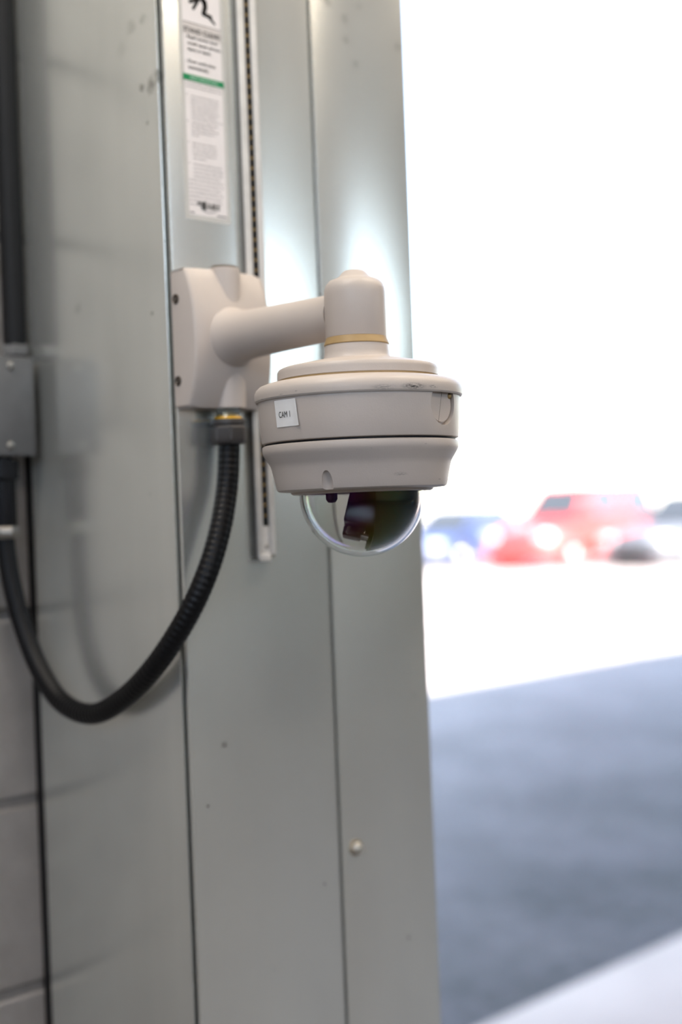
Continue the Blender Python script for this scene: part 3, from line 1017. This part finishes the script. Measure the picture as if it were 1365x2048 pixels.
rsmp = resample(catmull(hp, 14), 0.0010)
pts = [p for p, t in rsmp]
def hr(i):
    ph = (rsmp[i][1] / 0.0058) % 1.0
    return 0.0099 + 0.00042 * (0.5 + 0.5 * math.cos(2 * PI * ph))
bm = bmesh.new()
add_tube(bm, pts, hr, 22)
obj('hose', done(bm, 'hose', 180), M_HOSE, cz)
CE = Matrix.Translation((-0.0815, 0.2544, 0))
bm = bmesh.new()
add_lathe(bm, [(0, 1.336), (0.0150, 1.336), (0.0160, 1.339), (0.0160, 1.346), (0.0148, 1.348), (0, 1.348)], 8, CE)
obj('clamp_ring', done(bm, 'clamp_ring', 30), M_STEEL, cz)
obj('connector_body', lathe_me('connector_body', [(0, 1.348), (0.0132, 1.348), (0.0132, 1.395), (0.0165, 1.398), (0.0165, 1.416), (0.010, 1.417), (0.010, 1.4203), (0, 1.4203)], 24, CE), M_BLKPL, cz)

# ------------------------------------------------------------------ junction box on the block wall, with a riser pipe
eb = empty('junction_box', (-0.082, 0.285, 1.4205), 'dark grey metal junction box mounted on the block wall beside the column', 'electrical box')
EX0, EX1, EZ0, EZ1 = -0.112, -0.0520, 1.4205, 1.5230
obj('box_body', box_me('box_body', EX0 + 0.001, EX1 - 0.001, 0.2395, 0.285, EZ0 + 0.001, EZ1 - 0.001, 0.002), M_EBOX, eb)
cv = obj('cover', box_me('cover', EX0, EX1, 0.2350, 0.2395, EZ0, EZ1, 0.0015), M_EBOX, eb)
for px, pz in ((-0.0785, 1.513), (-0.0820, 1.431)):
    mt = Matrix.Translation((px, 0.2350, pz)) @ Matrix.Rotation(PI / 2, 4, 'X')
    bm = bmesh.new()
    add_lathe(bm, [(0.0042, 0), (0.0038, 0.0012), (0.0026, 0.0019), (0.0008, 0.0021), (0.0008, 0.0012), (0, 0.0012)], 16, mt)
    obj('cover_screw', done(bm, 'cover_screw', 40), M_STEEL, cv)
rp = empty('riser_pipe', (-0.0645, 0.2640, 1.523), 'dark vertical pipe rising from the top of the junction box', 'pipe')
PM = Matrix.Translation((-0.0560, 0.2640, 0))
bm = bmesh.new()
add_lathe(bm, [(0, 1.523), (0.0128, 1.523), (0.0128, 1.527), (0.0122, 1.5275), (0.0122, 3.3), (0, 3.3)], 24, PM)
obj('pipe', done(bm, 'pipe', 40), M_BLACK, rp)
bm = bmesh.new()
add_lathe(bm, [(0, 1.5275), (0.0145, 1.5275), (0.0145, 1.537), (0.0135, 1.5385), (0, 1.5385)], 6, PM)
obj('lock_nut', done(bm, 'lock_nut', 30), M_EBOX, rp)

# ------------------------------------------------------------------ parked cars across the yard
def car_paint(name, col):
    m, nt, p = new_mat(name)
    g = wpos(nt)
    nt.links.new(ramp(nt, noise(nt, g, 3.0), 0.3, tuple(c * 0.95 for c in col), 0.7, col), p.inputs['Base Color'])
    p.inputs['Roughness'].default_value = 0.35
    p.inputs['Coat Weight'].default_value = 0.5
    p.inputs['Coat Roughness'].default_value = 0.05
    return m
M_TIRE = simple('tyre_rubber', (0.02, 0.02, 0.02), 0.8)
M_RIM = simple('wheel_alloy', (0.6, 0.6, 0.62), 0.3, 0.9)
M_CGL = simple('car_glass', (0.03, 0.033, 0.036), 0.05, spec=0.8)
M_TRIM = simple('car_trim', (0.03, 0.03, 0.032), 0.6)
M_HEAD = simple('headlight_glass', (0.45, 0.46, 0.48), 0.1)
M_TAIL = simple('tail_light', (0.5, 0.01, 0.02), 0.2)
wheel_cache = {}
def make_car(name, label, pos, heading, paint, L=4.4, W=1.8, H=1.65, suv=True, group='cars parked across the yard'):
    """heading: direction the nose points, as an angle in the XY plane; built nose along +x"""
    e = empty(name, (pos[0], pos[1], -0.05), label, 'car', group)
    e.rotation_euler = (0, 0, heading)
    def part(nm, bm, mat, smooth=35, parent=e):
        me = done(bm, nm, smooth)
        o = bpy.data.objects.new(nm, me)
        COL.objects.link(o)
        o.parent = parent
        me.materials.append(mat)
        return o
    h = L / 2
    wb = L * 0.30
    belt = H * 0.58
    # lower body: stations along x with height of top, half width
    st = [(-h, 0.42, belt * 0.90, W * 0.40), (-h + 0.10, 0.30, belt * 0.98, W * 0.46), (-h * 0.6, 0.24, belt, W * 0.5), (0.0, 0.24, belt * 0.98, W * 0.5),
          (h * 0.38, 0.24, belt * 0.95, W * 0.5), (h * 0.72, 0.24, belt * 0.86, W * 0.485), (h - 0.12, 0.28, belt * 0.74, W * 0.45), (h, 0.34, belt * 0.58, W * 0.39)]
    bm = bmesh.new()
    rings = []
    for x, z0, z1_, hw in st:
        ring = []
        zm = z0 + (z1_ - z0) * 0.5
        for y, zz in ((-hw * 0.9, z0), (-hw, z0 + 0.10), (-hw, zm + 0.05), (-hw * 0.96, z1_ - 0.07), (-hw * 0.86, z1_), (-hw * 0.4, z1_ + 0.035), (hw * 0.4, z1_ + 0.035), (hw * 0.86, z1_), (hw * 0.96, z1_ - 0.07), (hw, zm + 0.05), (hw, z0 + 0.10), (hw * 0.9, z0)):
            ring.append(bm.verts.new((x, y, zz)))
        rings.append(ring)
    for a, b in zip(rings[:-1], rings[1:]):
        for k in range(12):
            bm.faces.new((a[k], a[(k + 1) % 12], b[(k + 1) % 12], b[k]))
    bm.faces.new(rings[0]); bm.faces.new(list(reversed(rings[-1])))
    bodyc = part('car_body', bm, paint, 50)
    # cabin: pillars and roof in paint, glass panels proud of it
    rx0, rx1 = (-h + 0.35, h * 0.16) if suv else (-h * 0.42, h * 0.08)
    bx0, bx1 = (-h + 0.12, h * 0.46) if suv else (-h * 0.72, h * 0.44)
    hb, ht = W * 0.46, W * 0.37
    def quad8(x0b, x1b, x0t, x1t, yb, yt, zb, zt):
        return [(x0b, -yb, zb), (x1b, -yb, zb), (x1b, yb, zb), (x0b, yb, zb), (x0t, -yt, zt), (x1t, -yt, zt), (x1t, yt, zt), (x0t, yt, zt)]
    bm = bmesh.new()
    vs = [bm.verts.new(p) for p in quad8(bx0, bx1, rx0, rx1, hb, ht, belt - 0.02, H)]
    for f in ((0, 1, 5, 4), (1, 2, 6, 5), (2, 3, 7, 6), (3, 0, 4, 7), (4, 5, 6, 7), (3, 2, 1, 0)):
        bm.faces.new([vs[i] for i in f])
    bmesh.ops.bevel(bm, geom=list(bm.edges), offset=0.06, segments=3, affect='EDGES')
    part('roof', bm, paint, 50)
    def panel(nm, a, b, c, d, ins, off, mat):
        P = [Vector(p) for p in (a, b, c, d)]
        ctr = sum(P, Vector()) / 4
        nn = (P[1] - P[0]).cross(P[3] - P[0]).normalized()
        if nn.dot(ctr - Vector((0, 0, belt + 0.2))) < 0: nn = -nn
        bm = bmesh.new()
        q = [ctr + (p - ctr) * ins + nn * off for p in P]
        vs = [bm.verts.new(p) for p in q] + [bm.verts.new(p - nn * 0.03) for p in q]
        for f in ((0, 1, 2, 3), (7, 6, 5, 4), (0, 4, 5, 1), (1, 5, 6, 2), (2, 6, 7, 3), (3, 7, 4, 0)):
            bm.faces.new([vs[i] for i in f])
        return part(nm, bm, mat, None)
    q = quad8(bx0, bx1, rx0, rx1, hb, ht, belt - 0.02, H)
    panel('windshield', q[1], q[2], q[6], q[5], 0.84, 0.012, M_CGL)
    panel('rear_window', q[3], q[0], q[4], q[7], 0.80, 0.012, M_CGL)
    for s in (0, 1):
        a, b, c, d = (q[0], q[1], q[5], q[4]) if s == 0 else (q[3], q[2], q[6], q[7])
        mid0 = tuple((Vector(a) + Vector(b)) / 2)
        mid1 = tuple((Vector(c) + Vector(d)) / 2)
        panel('side_window', mid0, b, c, mid1, 0.84, 0.012, M_CGL)
        panel('side_window', a, mid0, mid1, d, 0.84, 0.012, M_CGL)
    # wheels with arches
    for wx in (wb, -wb):
        for s in (-1, 1):
            mt = Matrix.Translation((wx, s * (W * 0.5 - 0.09), 0.34)) @ Matrix.Rotation(PI / 2 * -s, 4, 'X')
            bm = bmesh.new()
            add_lathe(bm, [(0.20, -0.10), (0.31, -0.11), (0.34, -0.07), (0.34, 0.07), (0.31, 0.11), (0.20, 0.10)], 28, mt, True)
            wo_ = part('wheel', bm, M_TIRE, 40)
            bm = bmesh.new()
            add_lathe(bm, [(0, 0.07), (0.05, 0.09), (0.07, 0.07), (0.19, 0.09), (0.215, 0.10), (0.215, -0.05), (0, -0.05)], 20, mt)
            part('rim', bm, M_RIM, 30, wo_)
            bm = bmesh.new()
            add_lathe(bm, [(0.36, -0.06), (0.42, -0.06), (0.42, 0.112), (0.36, 0.112)], 24, Matrix.Translation((wx, s * (W * 0.5 - 0.09), 0.36)) @ Matrix.Rotation(PI / 2 * -s, 4, 'X'), True)
            part('wheel_arch', bm, M_TRIM if name == 'black_car' else paint, 40)
    # grille, bumper, lamps, plates, mirrors, door handles
    bm = bmesh.new(); add_box(bm, h - 0.10, h + 0.02, -W * 0.26, W * 0.26, belt * 0.46, belt * 0.66, 0.02); part('grille', bm, M_TRIM)
    bm = bmesh.new(); add_box(bm, h - 0.16, h + 0.05, -W * 0.42, W * 0.42, 0.22, belt * 0.40, 0.05, 3); part('bumper', bm, paint if suv else M_TRIM)
    for s in (-1, 1):
        bm = bmesh.new(); add_box(bm, h - 0.24, h - 0.02, s * W * 0.37 - 0.16, s * W * 0.37 + 0.14, belt * 0.60, belt * 0.76, 0.04, 3); part('headlight', bm, M_HEAD)
        bm = bmesh.new(); add_box(bm, -h - 0.02, -h + 0.14, s * W * 0.38 - 0.12, s * W * 0.38 + 0.10, belt * 0.62, belt * 0.90, 0.03, 3); part('tail_light', bm, M_TAIL)
        bm = bmesh.new(); add_box(bm, h * 0.30, h * 0.30 + 0.12, s * (W * 0.5 + 0.09) - 0.10, s * (W * 0.5 + 0.09) + 0.08, belt + 0.02, belt + 0.17, 0.03, 3); part('mirror', bm, paint)
    return e
def car_at(px, py, dist, **kw):
    d = ray(px, py)
    p = CAM + d * (dist / d.dot(FWD))
    return (p.x, p.y)
fa = math.atan2(FWD.y, FWD.x)       # direction of view; nose angles are given from it
RED = car_paint('red_paint', (0.60, 0.035, 0.03))
BLUE = car_paint('blue_paint', (0.03, 0.045, 0.12))
WHITE = car_paint('white_paint', (0.085, 0.088, 0.10))
DRED = car_paint('deep_red_paint', (0.55, 0.07, 0.12))
make_car('suv', 'red sport utility car parked in sunlight between a blue and a silver car', car_at(1155, 1120, 28.8), fa + PI - math.radians(46), RED, 4.4, 1.85, 1.82, True)
make_car('sedan', 'dark blue car half hidden behind the steel column', car_at(925, 1120, 30.5), fa + PI - math.radians(38), BLUE, 4.5, 1.8, 1.42, False)
make_car('hatchback', 'pale silver car with black lower bumper at the right edge', car_at(1395, 1120, 27.6), fa + PI - math.radians(52), WHITE, 4.3, 1.8, 1.55, False)
